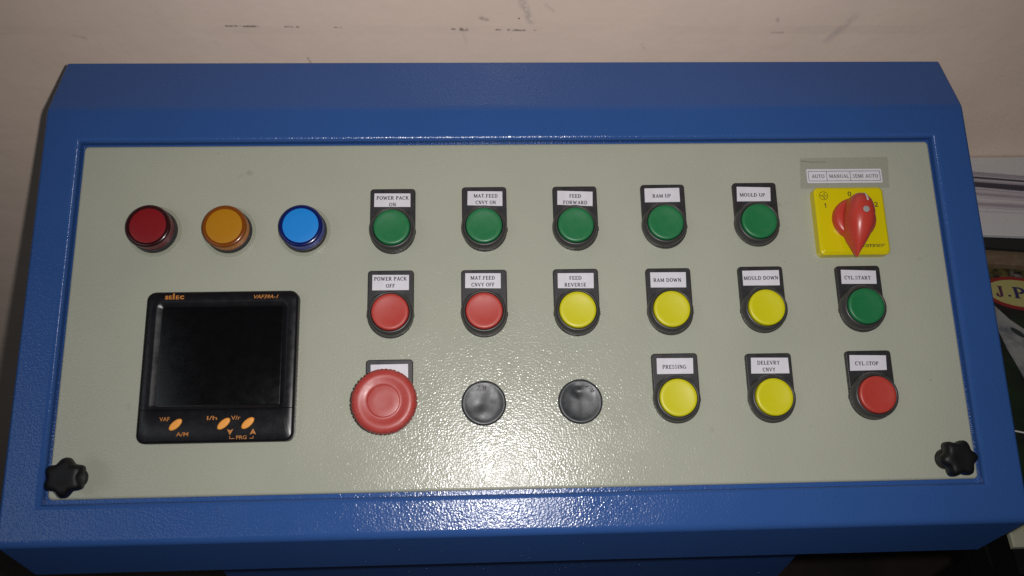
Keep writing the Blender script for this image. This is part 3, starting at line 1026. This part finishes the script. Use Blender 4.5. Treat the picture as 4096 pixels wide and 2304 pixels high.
def yslab(name, x0, y0, x1, y1, z0, z1, material, parent=None, skew=0.0, bev=0.4, at=(0, 0, 0)):
    """flat sheet or board whose front edge is turned by skew"""
    p = [(x0, y0), (x1, y0 - skew * (x1 - x0)), (x1, y1), (x0, y1)]
    p = [(x - at[0], y - at[1]) for x, y in p]
    h = z1 - z0
    b_ = min(bev, h * .4)
    v_, f_ = prism(p, [(z0 - at[2], b_), (z0 + b_ - at[2], 0), (z1 - b_ - at[2], 0), (z1 - at[2], b_)], True, True)
    return mk(name, v_, f_, material, parent, at if parent is None else (0, 0, 0), smooth=0)


bench = empty('side_bench', (0.50, 0.0, 0.0))
tag(bench, 'low black bench beside the console carrying papers and a printed bag', 'bench')
v_, f_ = box(-165, -150, HZ - 160, 300, 215, HZ - 135, 1)
mk('bench_top', v_, f_, M['bench'], bench, smooth=0)
for lx_, ly_ in ((-150, -135), (285, -135), (-150, 200), (285, 200)):
    v_, f_ = box(lx_ - 15, ly_ - 15, 0, lx_ + 15, ly_ + 15, HZ - 160)
    mk('leg', v_, f_, M['bench'], bench, smooth=0)

# printed bag: a plump filled sack with rounded rim
bag = None
x0, x1, y0, y1 = 330, 720, -78, 214
nx, ny = 40, 30
vs, fs = [], []
for j in range(ny + 1):
    for i in range(nx + 1):
        u, w = i / nx, j / ny
        x, y = x0 + (x1 - x0) * u, y0 + (y1 - y0) * w
        e = min(1.0, min(u, 1 - u) * (x1 - x0) / 20, min(w, 1 - w) * (y1 - y0) / 20)
        z = -134.8 + 22.8 * math.sqrt(max(0, 1 - (1 - e) ** 2))
        vs.append((x, y, z + HZ))
for j in range(ny):
    for i in range(nx):
        a = j * (nx + 1) + i
        fs.append((a, a + 1, a + nx + 2, a + nx + 1))
edge = [i for i in range(nx + 1)] + [j * (nx + 1) + nx for j in range(1, ny + 1)] + [ny * (nx + 1) + i for i in range(nx - 1, -1, -1)] + [j * (nx + 1) for j in range(ny - 1, 0, -1)]
fs.append(tuple(edge[::-1]))
bag = mk('printed_bag', [(x, y, z - HZ) for x, y, z in vs], fs, M['film'], None, (0, 0, HZ), smooth=60)
tag(bag, 'dark green printed bag with a red and yellow oval logo beside the console', 'bag')


def ellipse(cx, cy, rx, ry, z, n_=48, ang=0.0):
    return [(cx + rx * math.cos(t) * math.cos(ang) - ry * math.sin(t) * math.sin(ang), cy + rx * math.cos(t) * math.sin(ang) + ry * math.sin(t) * math.cos(ang), z) for t in (2 * math.pi * k / n_ for k in range(n_))], [tuple(range(n_))]


BZ = -111.9
LA = math.radians(-8)
ecx, ecy = 432.5, 84.5
v_, f_ = ellipse(ecx, ecy, 32, 17.6, BZ, ang=LA)
mk('logo_border', v_, f_, M['logo_red'], bag, smooth=0)
v_, f_ = ellipse(ecx + .5, ecy, 28.6, 14.2, BZ + .1, ang=LA)
mk('logo_oval', v_, f_, M['logo_cream'], bag, smooth=0)
v_, f_ = serif('J', 411.6, 418.6, 87.2, 11.6, BZ + .2, LA)
v2, f2 = serif('.', 421.2, 423.6, 87.4, 12.0, BZ + .2)
v3, f3 = serif('P', 426.8, 437.0, 85.0, 11.8, BZ + .2, LA)
v4, f4 = serif('.', 440, 442.4, 85.0, 12.0, BZ + .2)
fm = [0] * (len(f_)) + [1] * (len(f2) + len(f3) + len(f4))
v_, f_ = join((v_, f_), (v2, f2), (v3, f3), (v4, f4))
mk('lettering', v_, f_, [M['logo_ink'], M['logo_navy']], bag, fmat=fm, smooth=0)['kind'] = 'stuff'
sw_ = [(404.5, 74.5), (399.0, 60), (399.2, 41), (399.6, 29), (401, 17), (402.5, 3), (405, -12), (420, -14), (436, 0), (434, 25), (428, 42), (421, 49), (413, 58.5)]
mk('pale_figure', [(x, y, BZ) for x, y in sw_], [tuple(range(len(sw_)))], M['swoosh'], bag, smooth=0)
v_, f_ = ellipse(414.5, 45.5, 6.5, 2.6, BZ + .1, 20, math.radians(-48))
mk('dark_mark', v_, f_, M['logo_dark'], bag, smooth=0)
v_, f_ = bar(370, -40.5, 400, -48, 1.2, BZ)
mk('white_line', v_, f_, M['sheet_white'], bag, smooth=0)

# papers shingled on the bag, lowest first
o = yslab('brown_board', 340, 119.5, 600, 222, -112 + .3, -105, M['board_brown'], None, .10)
o.location = (0, 0, HZ * MM)
tag(o, 'brown board lying on the bag under the papers', 'board')
o = yslab('black_file', 342, 133.5, 600, 221, -104.8, -100.2, M['file_black'], None, .10)
o.location = (0, 0, HZ * MM)
tag(o, 'black file between the brown board and the white papers', 'file')
st = empty('paper_stack', (0, 0, HZ * MM))
tag(st, 'stack of white and lilac papers on the black file against the wall', 'paper stack')
yslab('sheet_bundle', 345, 141.0, 600, 221, -100, -96.2, M['sheet_white'], st, .06)
for k in range(9):
    z = -96.1 + k * .31
    yslab('sheet', 346 + random.uniform(0, 3), 167.0 + k * 3.1 + random.uniform(-.6, .6), 600, 222.2, z, z + .26, (M['sheet'], M['sheet_white'], M['sheet'], M['sheet_grey'])[k % 4], st, .07 + .006 * k + random.uniform(-.008, .008), .05)
ysheet = 195.5
for k in range(9):
    z = -93.2 + k * .36
    yslab('sheet', 348 + random.uniform(0, 4), ysheet + k * 2.0, 600, 222.5, z, z + .3, M['sheet_dark'] if k in (2, 3, 6) else (M['sheet'] if k % 2 else M['sheet_grey']), st, .13 + random.uniform(-.015, .015), .05)
yslab('top_sheet', 350, 216.0, 600, 223.5, -89.9, -89.5, M['sheet_white'], st, .13, .05)

# cream block on a low black box, in front of the bag
v_, f_ = prism([(333, -150), (420, -150), (420, -96), (338, -112)], [(-134.8, 0), (-105.3, 0), (-105, .3)], True, True)
bb = mk('black_box', [(x - 375, y + 125, z + 135) for x, y, z in v_], f_, M['bench'], None, (375, -125, HZ - 135), smooth=0)
tag(bb, 'low black box on the bench carrying the cream block', 'box')
q = [(334.2, -123.4), (333.1, -133.2), (392, -133), (398, -96)]
v_, f_ = prism(q, [(-104.9, .4), (-104.5, 0), (-101, 0), (-100, 1.2)], True, True)
bl = mk('cream_block', [(x - 360, y + 120, z + 105) for x, y, z in v_], f_, M['cream'], None, (360, -120, HZ - 105), smooth=0)
v_, f_ = prism([(344, -122.5), (388, -122.0), (394, -98.5), (345.5, -118.9)], [(-100, 0), (-99.4, 0)], True, True)
mk('lime_edge', [(x - 360, y + 120, z + 105) for x, y, z in v_], f_, M['lime'], bl, smooth=0)
tag(bl, 'small cream block with a lime edge on the black box', 'block')
